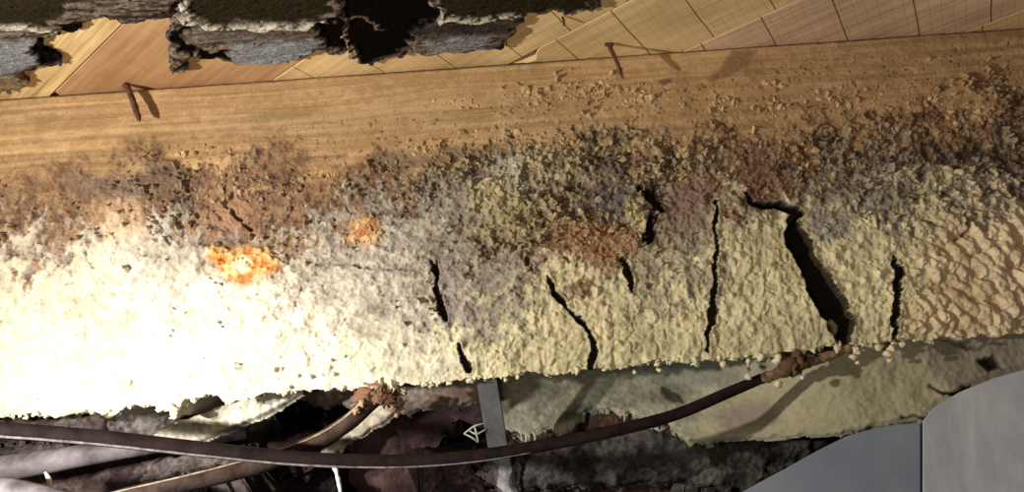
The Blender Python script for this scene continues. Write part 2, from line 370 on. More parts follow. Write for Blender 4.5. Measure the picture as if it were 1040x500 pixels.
c = mixc(c, (.36, .31, .25), flk * .30); h -= flk * .0005
c = c * (1 - .26 * grain * ss(.45, .75, fbm(X * 5, Z * 170, 4, 66)))[..., None]
crc = np.stack([.60 + .0 * X, .46 + .0 * X, .27 + 0 * X], -1) * .40 + c * .60 * 1.15
pale = ss(.45, .75, cA[..., 0])
c = mixc(c, 0, 0 * X) * (1 - cm * (1 - pale))[..., None] + crc * (cm * (1 - pale))[..., None]
pit = ss(.60, .68, fbm(X * 150, Z * 150, 3, 121)) * ss(.3, .6, rough) * (1 - ss(.4, .55, cA[..., 0]))
c = mixc(c, (.10, .07, .05), pit * .45); h -= pit * .002
sp = ss(.76, .80, fbm(X * 420, Z * 420, 2, 131)) * ss(.15, .5, grain)
sp = sp * ss(.35, .6, tt[:, None] * 2.2 + (X + .4) * .5)
c = mixc(c, (.14, .08, .04), sp * .8); h -= sp * .0008

def W(pts): return [(*(lambda q: (q[0], q[2]))(atY(p[0], p[1], YB)), *([p[2] * PX / 2] if len(p) > 2 else [])) for p in pts]
wob = (fbm(X * 120, Z * 120, 3, 141) - .5)
wx, wz = X + wob * .006, Z + (fbm(X * 120, Z * 120, 3, 151) - .5) * .006
def stain(pts, col, k, soft=6, warp=1.0):
    global c
    s = poly_sdf(X + wob * .012 * warp, Z + wob * .010 * warp, W(pts))
    c = mixc(c, col, k * (1 - ss(-soft * PX, soft * PX, s)))
# rain-mark like brown stains on the sound wood
stain([(742, 52), (770, 50), (762, 66), (745, 76), (722, 84), (718, 80), (735, 66)], (.26, .14, .07), .75, 3, .3)
stain([(668, 82), (680, 79), (684, 84), (672, 89)], (.16, .08, .05), .8, 2)
stain([(25, 116), (66, 117), (60, 122), (28, 123)], (.34, .21, .11), .6, 3, .5)
stain([(250, 116), (318, 114), (312, 120), (262, 123)], (.36, .26, .14), .8, 3, .5)
stain([(300, 160), (350, 157), (352, 160), (302, 163)], (.14, .09, .06), .7, 2, .4)
# darker rot zones and one shadowy pocket
stain([(60, 178), (180, 172), (190, 186), (140, 205), (70, 195)], (.20, .15, .12), .6, 8)
stain([(372, 158), (430, 153), (520, 148), (520, 158), (440, 168), (400, 178), (375, 170)], (.20, .15, .11), .6, 6)
stain([(600, 160), (640, 155), (640, 175), (605, 175)], (.13, .10, .09), .8, 4)
stain([(606, 190), (640, 188), (632, 222), (612, 225)], (.13, .12, .13), .8, 5)
stain([(655, 182), (670, 188), (664, 215), (668, 248), (652, 246), (656, 210)], (.05, .035, .03), .9, 3)  # shadowy pocket, its shade painted into the colour
stain([(668, 190), (718, 185), (720, 240), (672, 246)], (.27, .18, .15), .75, 9)
stain([(820, 215), (862, 212), (866, 240), (835, 246), (820, 232)], (.25, .24, .23), .8, 5)
stain([(440, 268), (462, 268), (470, 300), (500, 325), (490, 335), (455, 318)], (.34, .29, .26), .7, 6)
stain([(560, 225), (650, 235), (645, 262), (600, 270), (568, 250)], (.36, .19, .10), .65, 8)
stain([(95, 205), (140, 200), (150, 240), (110, 245)], (.62, .42, .26), .6, 9)
stain([(200, 190), (250, 195), (258, 240), (215, 236)], (.44, .26, .16), .6, 8)
stain([(478, 185), (530, 180), (535, 215), (500, 232), (480, 215)], (.52, .47, .26), .55, 7)
stain([(500, 160), (530, 158), (535, 190), (515, 196)], (.48, .47, .38), .6, 6)
stain([(640, 205), (652, 200), (656, 225), (648, 240), (640, 235)], (.58, .52, .28), .85, 4)
# orange fungus patches
or1 = poly_sdf(wx + wob * .01, wz, W([(212, 250), (235, 254), (262, 252), (284, 262), (284, 275), (262, 284), (245, 291), (228, 283), (216, 266)]))
or2 = poly_sdf(wx + wob * .01, wz, W([(352, 228), (372, 220), (390, 224), (388, 242), (372, 252), (356, 246)]))
om = np.maximum(.95 * (1 - ss(-5 * PX, 6 * PX, or1)), .8 * (1 - ss(-6 * PX, 6 * PX, or2)))
oc = np.array((.52, .19, .035)) + (np.array((.76, .48, .20)) - np.array((.52, .19, .035))) * ss(.40, .68, n_mid)[..., None]
c = c * (1 - om)[..., None] + oc * om[..., None]
ctr = 1 - ss(6 * PX, 11 * PX, np.hypot(X - atY(248, 270, YB)[0], Z - atY(248, 270, YB)[2]))
c = mixc(c, (.92, .80, .55), ctr * .8); h += om * (.0015 + .003 * n_mid)
# cracks, cut deep into the rot, their inner shade painted near-black
cracks = [([(803, 228, 9), (806, 240, 17), (812, 252, 17), (819, 270, 17), (828, 287, 21), (841, 308, 23), (851, 328, 21), (855, 346, 9)], .068),
          ([(758, 196, 3), (764, 207, 7), (784, 208, 5), (800, 213, 8), (812, 213, 6), (804, 222, 7), (802, 232, 6)], .018),
          ([(907, 262, 4), (905, 270, 3), (913, 276, 6), (908, 288, 5), (908, 310, 4), (905, 345, 3)], .012),
          ([(729, 205, 1.6), (725, 230, 1.2), (727, 250, 1.2), (724, 285, 2), (723, 318, 4), (718, 340, 2), (716, 358, 1.5)], .0095),
          ([(555, 284, 1.5), (560, 294, 4), (567, 305, 6), (574, 312, 1), (580, 318, 0.5), (588, 324, 3.5), (598, 340, 2), (602, 358, 5), (598, 374, 2)], .012),
          ([(630, 266, 2), (636, 276, 4), (641, 286, 4), (641, 296, 1)], .0095),
          ([(439, 262, 1), (444, 276, 3), (443, 290, 1), (446, 300, 3), (448, 315, 5), (455, 326, 2)], .0100),
          ([(467, 354, 2), (470, 364, 4), (476, 376, 4)], .0095),
          ([(307, 292, 3), (303, 305, 2), (301, 318, 2)], .005),
          ([(84, 248, 3), (90, 266, 3), (97, 274, 2)], .005), ([(184, 268, 1.5), (186, 300, 2.5)], .004), ([(138, 386, 3), (138, 400, 3)], .006),
          ([(322, 268, 2), (364, 269, 3), (366, 272, 3), (400, 274, 2), (436, 274, 2)], .004),
          ([(355, 322, 2), (350, 330, 3)], .004), ([(228, 290, 1.5), (236, 330, 1.5)], .003),
          ([(930, 215, 3), (932, 225, 3), (950, 230, 2), (965, 232, 2)], .006), ([(981, 218, 3), (983, 236, 4), (968, 246, 3)], .006),
          ([(890, 216, 3), (892, 232, 4)], .006), ([(678, 300, 1.5), (676, 345, 2)], .003), ([(596, 155, 2), (606, 158, 4), (640, 155, 5)], .006),
          ([(650, 192, 5), (662, 198, 9), (668, 212, 6)], .012), ([(662, 222, 7), (658, 244, 9)], .012), ([(190, 170, 2), (182, 225, 2)], .002),
          ([(225, 205, 3), (255, 232, 6)], .006), ([(156, 220, 2), (175, 250, 3)], .004), ([(575, 262, 4), (582, 270, 4)], .006), ([(535, 262, 4), (538, 275, 5)], .006)]
for pts, dep in cracks:
    s = line_sdf(wx + (n_fin - .5) * (.0022 if dep < .03 else .0008), wz, W(pts)) - (n_mid - .5) * 3 * PX - (.5 if dep > .009 else -.6) * PX; m = 1 - ss(-1.6 * PX, 1.0 * PX, s)
    if dep < .009: m = m * ss(.30, .50, fbm(X * 260, Z * 130, 3, 181))
    h = h - m * dep; c = mixc(c, (.016, .009, .006), (1 - ss(1.6 * PX, 2.4 * PX, s)) * .97 if dep > .03 else (ss(.0, .06, m) * .97 if dep > .009 else m * .75))
    lip = np.exp(-(np.maximum(s, 0) / (3.5 * PX)) ** 2) * (1 - m) * (dep > .009); h += lip * .0012
# frilled lower rim rolls back under the beam
rim = ss(.90, 1.0, tt[:, None] + .02 * (n_big - .5)); h -= rim ** 2 * .004
Yf = YB - h
Yf[0] = YB + .003; h1 = ss(0, .012, tt[:, None] + 0 * X); Yf = YB + .0025 * (1 - h1) + (Yf - YB)
V = np.stack([X, Yf, Z], -1)
back = []; cols = [c]
for k, (dy, dz) in enumerate([(.006, .0012), (.015, .003), (.03, .005), (.06, .008), (.10, .010)]):
    r_ = V[-1].copy(); r_[:, 1] = YB + dy + .003 * fbm(xs * 200, xs * 0 + k, 2, 5); r_[:, 2] = Zb + dz + .004 * (fbm(xs * 150, xs * 0 + k * 3.1, 3, 8) - .3) * (k > 0)
    back.append(r_); cols.append((c[-1] * .9)[None])
V = np.concatenate([V, np.array(back)], 0); C = np.concatenate(cols, 0)
ny = V.shape[0]; Q = grid_quads(ny, nx)[:, ::-1]
# split the skin by what it is
mould = (cA[..., 0] + .08 * (n_big - .5)) > .47
mould &= (tt[:, None] > .36)
big = fbm(X * 18, Z * 18, 2, 201)
mould = (tt[:, None] * 1.0 + (big - .5) * .35 > np.interp(X, [-.5, -.4, -.3, -.1, 0, .1, .25, .4, .5], [.42, .42, .45, .55, .68, .62, .58, .62, .62]))
cls = np.zeros((ny, nx), int); cls[:nz][mould] = 1; cls[nz:] = 1
cls[:nz][or1 < 0] = 2; cls[:nz][or2 < 0] = 3
fc = cls[:-1, :-1].ravel()
beam = empty('timber_beam', (0, YB, .2))
tag(beam, 'long rotten timber beam under the planks, sound above and crusted with mould below', 'beam')
Vf = V.reshape(-1, 3); Cf = C.reshape(-1, 3)
p0 = from_arrays('wood_face', Vf, Q[fc == 0], M['grown'], beam, Cf); tag(p0, 'tan wood turning brown, crumbly and grey')
p1 = from_arrays('mould_skin', Vf, Q[fc == 1], M['crust'], beam, Cf); tag(p1, 'cream to yellow mould crust split by dark cracks')
p2 = from_arrays('fungus_patch', Vf, Q[fc == 2], M['crust'], beam, Cf); tag(p2, 'bright orange fungus patch, the larger and lower one')
p3 = from_arrays('fungus_patch', Vf, Q[fc == 3], M['crust'], beam, Cf); tag(p3, 'dull orange fungus patch, the smaller one')
# solid timber behind the face
bm = bmesh.new(); st = []
for i in range(0, nx, 20):
    x = xs[i]; zb = Zb[max(0, i - 10):i + 10].max() + .012
    st.append([bm.verts.new(p) for p in ((x, YB + .075, H - .001), (x, YB + .125, H - .001), (x, YB + .125, zb), (x, YB + .075, zb))])
for a, b in zip(st, st[1:]):
    for k in range(4): bm.faces.new((a[k], b[k], b[(k + 1) % 4], a[(k + 1) % 4]))
bm.faces.new(st[0]); bm.faces.new(st[-1][::-1]); bmesh.ops.recalc_face_normals(bm, faces=bm.faces[:])
from_bm('timber_core', bm, M['core'], beam, False)

# loose crumbs of rot standing on the face
def blob_mesh(name, centres, radii, mat, parent, col, sub=1, seed=1, kind='stuff', squash=(1, 1, 1)):
    bm = bmesh.new(); bmesh.ops.create_icosphere(bm, subdivisions=sub, radius=1)
    v0 = np.array([v.co[:] for v in bm.verts]); f0 = np.array([[v.index for v in f.verts] for f in bm.faces]); bm.free()
    r = np.random.RandomState(seed); n = len(centres); vs = []; fs = []; cs = []
    for i in range(n):
        q = v0 * (1 + (r.rand(len(v0), 1) - .5) * 1.1) * (radii[i] * (.6 + .8 * r.rand(3)) * np.array(squash))
        vs.append(q + centres[i]); fs.append(f0 + i * len(v0)); cs.append(np.repeat(np.asarray(col[i])[None], len(v0), 0))
    o = from_arrays(name, np.concatenate(vs), np.concatenate(fs), mat, parent, np.concatenate(cs), smooth=(sub > 1))
    if kind: o['kind'] = kind
    return o
rg = np.random.RandomState(3)
cl_px = [(470, 104, 22, 5, 26), (545, 98, 22, 9, 70), (600, 92, 26, 9, 90), (650, 98, 22, 10, 60), (735, 105, 30, 8, 50), (785, 85, 8, 5, 14), (790, 112, 22, 10, 40), (860, 100, 26, 10, 60),
         (945, 105, 16, 6, 20), (1010, 92, 26, 10, 70), (1000, 118, 40, 10, 70), (900, 130, 60, 8, 60), (440, 152, 20, 9, 50), (510, 140, 30, 10, 30), (560, 150, 50, 10, 80), (640, 150, 60, 12, 90),
         (700, 160, 50, 12, 60), (790, 150, 50, 14, 90), (500, 195, 26, 26, 130), (560, 200, 30, 30, 120), (620, 225, 34, 22, 110), (648, 215, 8, 22, 40), (680, 175, 40, 14, 70), (310, 190, 60, 22, 90), (235, 190, 40, 22, 90),
         (420, 190, 40, 30, 80), (880, 175, 90, 20, 140), (980, 190, 60, 22, 90), (370, 238, 18, 12, 40), (200, 155, 30, 16, 40), (860, 225, 40, 12, 40), (600, 250, 60, 16, 60)]
cen = []; rad = []; cc = []
for (x, y, sx, sy, n) in cl_px:
    for _ in range(n):
        px, py = x + rg.randn() * sx * .6, y + rg.randn() * sy * .6
        q = atY(px, py, YB); ix = int(np.clip((q[0] - xs[0]) / (xs[1] - xs[0]), 0, nx - 1))
        t_ = (ZT - q[2]) / (ZT - Zb[ix])
        if not 0.05 < t_ < .95: continue
        q = np.array([q[0], Yf[int(t_ * (nz - 1)), ix] + .0002, q[2]])
        cen.append(q); rad.append((.7 + 2.1 * rg.rand() ** 3) * .001)
        b_ = .75 + .5 * rg.rand(); cc.append((np.array((.56, .43, .25)) * .45 + c[int(t_ * (nz - 1)), ix] * .6) * b_)
blob_mesh('rot_crumbs', cen, rad, M['crust'], beam, cc, 1, 5)
# beads and drips of mould along the lower rim
cen = []; rad = []; cc = []
for _ in range(300):
    i = int(rg.rand() * nx); 
    if xs[i] > .33: continue
    cen.append((xs[i], YB + .002 * rg.randn() + .001, Zb[i] + .0008 * rg.randn())); rad.append((.7 + 2.0 * rg.rand() ** 2) * .001)
    cc.append((.72, .68, .50))
for (px, py, r) in [(110, 425, 3), (108, 419, 5), (113, 431, 2), (178, 423, 4), (176, 415, 6), (179, 431, 2), (870, 356, 3.4), (867, 363, 2.6), (871, 369, 2), (905, 354, 3.4), (902, 360, 3), (904, 366, 2), (916, 350, 3), (850, 354, 3),
                    (893, 352, 3), (668, 370, 3), (670, 376, 2), (760, 368, 2.5), (735, 370, 3), (790, 366, 4), (645, 378, 2)]:
    cen.append(tuple(atY(px, py, YB - .001))); rad.append(r * PX); cc.append((.74, .66, .46))
blob_mesh('mould_beads', cen, rad, M['crust'], beam, cc, 2, 8)

# ================================================================== MATTED REMAINS UNDER THE PLANKS
def ceiling_rag(name, label, outline, layers, strands=None, seed=0, parent=None):
    ZP = H - .007
    P = np.array([atZ(x, y, ZP)[:2] for x, y in outline])
    x0, y0 = P.min(0) - .006; x1, y1 = P.max(0) + .006; st = .0008
    X, Y = np.meshgrid(np.arange(x0, x1, st), np.arange(y0, y1, st))
    wb_ = fbm(X * 90, Y * 150, 4, 300 + seed) - .5; wb2 = fbm(X * 90, Y * 150, 4, 330 + seed) - .5
    Xw, Yw = X + wb_ * .020, Y + wb2 * .016
    s = poly_sdf(Xw, Yw, P)
    n1 = fbm(X * 40, Y * 160, 4, 340 + seed); n2 = fbm(X * 260, Y * 420, 3, 350 + seed); n3 = fbm(X * 25, Y * 60, 3, 360 + seed)
    n4 = fbm(X * 130, Y * 480, 4, 380 + seed)
    c = np.array((.045, .032, .027)) + (np.array((.27, .21, .165)) - np.array((.045, .032, .027))) * ss(.38, .64, .45 * n1 + .2 * n2 + .35 * n4)[..., None]
    hh = .0018 * n1 + .0009 * n2 + .0025 * n3 + .0010 * n4
    for kind, pts, col, soft, k, dh in layers:
        if kind == 'p': d = poly_sdf(Xw, Yw, [atZ(x, y, ZP)[:2] for x, y in pts])
        else:
            d = line_sdf(Xw, Yw, [(*atZ(q[0], q[1], ZP)[:2], q[2] * .0007) for q in pts])
        m = k * (1 - ss(-soft * .0008, soft * .0008, d))
        if sum(col) > 1.5: m = m * ss(.38, .50, n4)
        c = mixc(c, col, m); hh = hh + m * dh
    c = c * (.8 + .4 * n2)[..., None]
    ed = ss(0, .004, -s); hh = hh * ed - .004 * (1 - ed) * 0
    V = np.stack([X, Y, ZP + .003 - hh], -1).reshape(-1, 3)
    Q = grid_quads(*X.shape); keep = (s[:-1, :-1] < 0).ravel()
    hol = ss(.74, .76, fbm(X * 120, Y * 300, 3, 370 + seed))[:-1, :-1].ravel() > .5
    o = from_arrays(name, V, Q[keep & ~hol][:, ::-1], M['rag'], parent, c.reshape(-1, 3))
    md = o.modifiers.new('thickness', 'SOLIDIFY'); md.thickness = .005; md.offset = -1
    return o
OL = (.032, .025, .013); BK = (.005, .0035, .003); WH = (.80, .77, .64); BL = (.33, .35, .38)  # BK paints the darkness of open holes in the mats
o = ceiling_rag('mycelium_mat', '', [(-70, -30), (178, -30), (176, 8), (172, 20), (164, 22), (148, 26), (128, 26), (108, 20), (84, 24), (80, 35), (60, 34), (44, 42), (46, 56), (60, 62), (60, 70), (40, 72), (18, 78), (24, 88), (8, 97), (-70, 104)],
    [('p', [(0, 78), (24, 76), (30, 84), (10, 96), (-70, 100), (-70, 80)], (.34, .24, .13), 4, .7, 0), ('p', [(-70, 42), (30, 40), (40, 66), (0, 76), (-70, 80)], BL, 6, .8, .001),
     ('p', [(33, 36), (44, 44), (50, 56), (60, 61), (58, 68), (44, 66), (34, 54)], BK, 2, 1, -.003), ('p', [(60, 26), (82, 22), (84, 34), (70, 38), (62, 36)], BK, 2, 1, -.002),
     ('p', [(-70, -30), (78, -30), (70, 10), (54, 20), (50, 26), (28, 25), (0, 22), (-70, 22)], OL, 2, 1, -.001), ('l', [(-70, 26, 5), (0, 26, 5), (30, 29, 5), (52, 33, 4)], WH, 3, .8, .002)], seed=0)
tag(o, 'ragged grey mould mat with dark band in the top left corner', 'mould mat', 'ragged mould mats under the planks')
o = ceiling_rag('mycelium_mat', '', [(196, -30), (344, -30), (350, 20), (347, 57), (340, 57), (326, 55), (310, 59), (290, 63), (270, 67), (240, 66), (225, 64), (200, 61), (188, 63), (184, 76), (176, 79), (171, 70), (174, 40), (178, 20)],
    [('p', [(238, 42), (320, 40), (322, 60), (270, 70), (238, 68)], BL, 7, .95, .001),
     ('p', [(177, 30), (186, 24), (190, 42), (205, 54), (190, 60), (180, 48)], BK, 2, 1, -.003), ('p', [(205, 52), (235, 53), (237, 62), (215, 64), (204, 60)], BK, 2, 1, -.003),
     ('p', [(318, 24), (345, 18), (352, 50), (334, 50), (322, 38)], BK, 2, 1, -.003), ('p', [(200, 27), (315, 25), (320, 40), (260, 44), (205, 40)], (.16, .135, .12), 6, .6, 0),
     ('p', [(192, -40), (340, -40), (336, 12), (322, 20), (290, 22), (250, 24), (215, 24), (196, 16)], OL, 2, 1, -.001), ('l', [(188, 4, 3), (192, 20, 4), (215, 27, 4), (250, 28, 3), (292, 26, 5), (330, 24, 3)], WH, 3, .9, .003)], seed=40)
tag(o, 'ragged grey mould mat with a hanging shred, left of the black charred mat', 'mould mat', 'ragged mould mats under the planks')
o = ceiling_rag('mycelium_mat', '', [(344, -30), (612, -30), (606, 8), (600, 14), (572, 15), (535, 14), (532, 22), (525, 34), (512, 45), (508, 52), (490, 52), (470, 55), (455, 53), (440, 59), (415, 56), (400, 63), (380, 68), (364, 66), (355, 60), (350, 20)],
    [('p', [(436, 38), (492, 36), (498, 50), (455, 56), (436, 52)], BL, 6, .75, .001), ('p', [(418, 24), (530, 22), (520, 38), (470, 36), (425, 44)], (.05, .04, .035), 5, .75, -.002),
     ('p', [(340, -40), (446, -40), (448, 24), (424, 30), (416, 52), (396, 62), (378, 68), (360, 62), (354, 40), (346, 15)], BK, 3, 1, -.004),
     ('l', [(340, 22, 1.5), (352, 32, 2), (356, 60, 2)], (.45, .33, .22), 2, .9, .003), ('l', [(348, 22, 1), (370, 24, 2), (386, 34, 1)], (.40, .28, .18), 2, .6, .003),
     ('p', [(447, -40), (606, -40), (598, 10), (560, 11), (530, 13), (495, 17), (452, 20)], OL, 2, 1, -.001), ('l', [(443, 5, 2), (450, 22, 3), (480, 21, 4), (510, 17, 3), (545, 15, 3), (575, 14, 3), (600, 13, 3)], WH, 3, .85, .003)], seed=80)
tag(o, 'blackened mould mat with a charred hollow and pale fringe, the rightmost one', 'mould mat', 'ragged mould mats under the planks')

# nails left sticking out of the planks
def nail(p_top, p_tip, r, label, head=True):
    e = empty('bent_nail', tuple(p_top)); tag(e, label, 'nail', 'rusty nails under the planks')
    a, b = np.array(p_top), np.array(p_tip); k = a + (b - a) * .5 + np.array((.0006, 0, 0))
    tube('shank', [(*a, r * 1.1), (*k, r), (*(a + (b - a) * .85), r * .9), (*b, r * .35)], M['nail'], e, 10, 4, jitter=.35, jscale=400)
    if head:
        hd = a + np.array((0, -.001, -.001)); tube('nail_head', [(*(hd + np.array((-.0035, 0, .0005))), r * .8), (*hd, r * 1.2), (*(hd + np.array((.004, 0, 0))), r * .8)], M['nail'], e, 8, 3, jitter=.3, jscale=400)
nail(atZ(128, 86, H), atY(142, 123, .686), .0026, 'rusty nail hanging from the plank at the left, near the hanging shred', False)
nail(atZ(618, 45, H), atY(633, 80, .668), .0016, 'thin rusty nail with a bent head, hanging right of the mats')
nail(atZ(571, 17, H), atZ(573, 27, H - .006), .0010, 'tiny nail stub above the other thin nail', False)

# ================================================================== BELOW THE BEAM
def upright_sheet(name, outline, Ybase, cA, cB, layers, warp=.010, amp=.004, bulge=0, seed=0, mat='crust', lumps=0, depth=None, thick=.02, parent=None, step=.0010):
    P = np.array([atY(x, y, Ybase)[[0, 2]] for x, y in outline])
    x0, z0 = P.min(0) - .006; x1, z1 = P.max(0) + .006
    X, Z = np.meshgrid(np.arange(x0, x1, step), np.arange(z1, z0, -step))
    a_ = fbm(X * 80, Z * 80, 4, 400 + seed) - .5; b_ = fbm(X * 80, Z * 80, 4, 420 + seed) - .5
    Xw, Zw = X + a_ * warp, Z + b_ * warp
    s = poly_sdf(Xw, Zw, P); n1 = fbm(X * 55, Z * 55, 4, 430 + seed); n2 = fbm(X * 300, Z * 300, 3, 440 + seed); n3 = fbm(X * 14, Z * 14, 2, 450 + seed)
    c = np.asarray(cA) + (np.asarray(cB) - np.asarray(cA)) * ss(.32, .68, .65 * n1 + .35 * n2)[..., None]
    hh = amp * (n1 + .4 * n2 + n3) + bulge * ss(0, .02, -s)
    if lumps:
        d1, d2 = worley(X * 170 + n1 * 2, Z * 150, seed); hh += lumps * (1 - np.clip(d1, 0, 1))
    for kind, pts, col, soft, k, dh in layers:
        if kind == 'p': d = poly_sdf(Xw, Zw, [atY(x, y, Ybase)[[0, 2]] for x, y in pts])
        else: d = line_sdf(Xw, Zw, [(*atY(q[0], q[1], Ybase)[[0, 2]], q[2] * .0004) for q in pts])
        m = k * (1 - ss(-soft * .0008, soft * .0008, d)); c = mixc(c, col, m); hh = hh + m * dh
    hh *= ss(0, .003, -s)
    Yp = Ybase - hh + (depth(X, Z) if depth else 0)
    Q = grid_quads(*X.shape)[:, ::-1]; keep = (s[:-1, :-1] < 0).ravel()
    o = from_arrays(name, np.stack([X, Yp, Z], -1).reshape(-1, 3), Q[keep], M[mat], parent, c.reshape(-1, 3))
    md = o.modifiers.new('thickness', 'SOLIDIFY'); md.thickness = thick; md.offset = -1
    return o
YS = .785
o = upright_sheet('sill_board', [(492, 350), (600, 345), (760, 338), (900, 325), (1260, 300), (1260, 410), (1000, 420), (938, 428), (905, 434), (880, 437), (830, 443), (780, 447), (724, 447), (716, 456), (700, 448), (690, 441), (680, 428), (646, 426), (644, 418), (600, 417), (590, 420), (572, 437), (540, 440), (515, 436), (498, 431)],
    YS, (.25, .245, .185), (.43, .42, .32),
    [('p', [(650, 345), (720, 340), (762, 360), (740, 380), (700, 392), (660, 380)], (.20, .22, .20), 12, .7, 0), ('p', [(672, 395), (684, 392), (692, 400), (698, 412), (688, 408), (680, 408)], (.03, .025, .02), 2, .85, 0),
     ('p', [(780, 372), (860, 350), (920, 345), (940, 420), (860, 436), (740, 444), (700, 440), (720, 415)], (.42, .39, .24), 16, .7, .002), ('p', [(722, 418), (775, 408), (780, 430), (730, 440)], (.24, .19, .17), 8, .7, 0),
     ('p', [(905, 340), (1060, 330), (1060, 400), (950, 405), (920, 385)], (.31, .27, .21), 10, .75, 0), ('p', [(962, 372), (978, 370), (986, 382), (975, 386)], BK, 2, .95, -.006),
     ('p', [(916, 397), (932, 402), (958, 398), (972, 402), (950, 410), (940, 422), (930, 416), (938, 408)], BK, 2, .95, -.008), ('l', [(890, 428, 2), (925, 425, 3), (942, 428, 4)], BK, 2, .9, -.005),
     ('l', [(930, 352, 1.5), (955, 362, 3), (990, 358, 1.5)], (.07, .05, .04), 2, .8, -.003)], seed=3, depth=lambda X, Z: -.050 * ss(.14, .27, X) + .55 * np.maximum(Z - .015, 0) * (1 - ss(.10, .25, X)))
tag(o, 'mould-coated grey-green board set back under the right half of the beam', 'board')
o = upright_sheet('weathered_board', [(285, 370), (500, 360), (498, 408), (470, 413), (440, 417), (418, 419), (400, 421), (392, 424), (384, 412), (330, 414), (300, 402)], .79, (.09, .07, .06), (.30, .26, .22),
    [('p', [(418, 410), (445, 396), (500, 390), (500, 410), (450, 420)], (.20, .135, .105), 6, .5, 0), ('p', [(385, 388), (430, 385), (430, 392), (398, 398)], BK, 3, .8, -.003), ('p', [(290, 380), (330, 380), (325, 415), (300, 404)], (.05, .035, .035), 5, .9, 0)], seed=9)
tag(o, 'brown weathered board showing under the beam left of the grey strap', 'board')
# crusted lath and flap of mould left of centre
o = upright_sheet('crusted_lath', [(150, 446), (166, 434), (198, 421), (235, 408), (262, 400), (300, 391), (308, 402), (282, 418), (250, 433), (222, 444), (206, 452), (160, 452)], .735, (.46, .42, .33), (.76, .72, .58),
    [('p', [(250, 402), (306, 396), (300, 408), (255, 425)], (.42, .42, .36), 6, .6, 0), ('l', [(222, 438, 2), (226, 428, 2)], (.55, .33, .10), 2, .6, 0)], warp=.005, lumps=.003, seed=12, thick=.008)
tag(o, 'pale lumpy mould-crusted lath slanting up to the beam at lower left', 'lath')
o = upright_sheet('mould_flap', [(322, 462), (334, 440), (352, 428), (378, 412), (406, 402), (410, 418), (398, 430), (384, 436), (372, 446), (352, 450), (342, 462)], .745, (.20, .17, .13), (.50, .46, .36), [], warp=.012, seed=15, thick=.006)
tag(o, 'torn grey mould flap hanging below the rust-topped hose', 'mould flap')

# rubble showing under the boards: each stone its own part of the wall
def stone(name, outline, Yc, mat, thick=.04, seed=0, cA=None, cB=None, amp=.010):
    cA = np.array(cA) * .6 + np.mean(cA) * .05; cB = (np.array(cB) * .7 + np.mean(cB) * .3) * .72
    o = upright_sheet(name, outline, Yc, cA, cB, [], warp=.010, amp=amp, bulge=.010, seed=seed, mat='rag', thick=thick, parent=wb, step=.0014)
    return o
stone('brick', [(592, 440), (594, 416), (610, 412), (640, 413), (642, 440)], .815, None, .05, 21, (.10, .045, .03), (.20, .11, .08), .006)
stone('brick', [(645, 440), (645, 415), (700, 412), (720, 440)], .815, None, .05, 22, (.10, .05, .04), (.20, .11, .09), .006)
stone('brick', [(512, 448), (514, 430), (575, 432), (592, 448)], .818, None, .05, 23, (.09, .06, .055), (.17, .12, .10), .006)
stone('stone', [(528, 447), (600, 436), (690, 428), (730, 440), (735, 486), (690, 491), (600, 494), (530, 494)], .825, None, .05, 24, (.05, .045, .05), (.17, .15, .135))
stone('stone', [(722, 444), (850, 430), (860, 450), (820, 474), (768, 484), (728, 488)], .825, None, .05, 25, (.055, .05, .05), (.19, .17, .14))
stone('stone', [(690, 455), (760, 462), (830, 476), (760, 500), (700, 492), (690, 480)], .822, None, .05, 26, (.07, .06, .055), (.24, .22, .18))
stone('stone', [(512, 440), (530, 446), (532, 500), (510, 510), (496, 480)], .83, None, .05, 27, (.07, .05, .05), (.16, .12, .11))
stone('stone', [(430, 455), (508, 440), (505, 510), (425, 512)], .86, None, .05, 28, (.02, .012, .014), (.07, .04, .038))  # colour darkened to stand in for the dark void here
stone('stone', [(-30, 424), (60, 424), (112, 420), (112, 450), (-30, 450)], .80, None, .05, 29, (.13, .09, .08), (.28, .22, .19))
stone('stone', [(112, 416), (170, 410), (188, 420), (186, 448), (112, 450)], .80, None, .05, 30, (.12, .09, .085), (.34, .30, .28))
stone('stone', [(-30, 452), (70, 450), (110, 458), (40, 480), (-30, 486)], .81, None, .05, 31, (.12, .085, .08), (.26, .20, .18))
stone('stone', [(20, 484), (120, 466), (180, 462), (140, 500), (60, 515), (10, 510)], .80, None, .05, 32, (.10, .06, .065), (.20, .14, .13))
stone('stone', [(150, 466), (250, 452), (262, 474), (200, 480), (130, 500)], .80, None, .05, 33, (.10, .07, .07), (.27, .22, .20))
stone('stone', [(215, 455), (250, 435), (300, 425), (330, 440), (320, 458), (262, 462)], .83, None, .05, 34, (.05, .025, .03), (.11, .065, .06))  # darkened likewise, as part of the unlit void
stone('stone', [(230, 500), (262, 476), (330, 470), (360, 500), (300, 530), (220, 530)], .88, None, .05, 35, (.02, .012, .016), (.06, .04, .045))

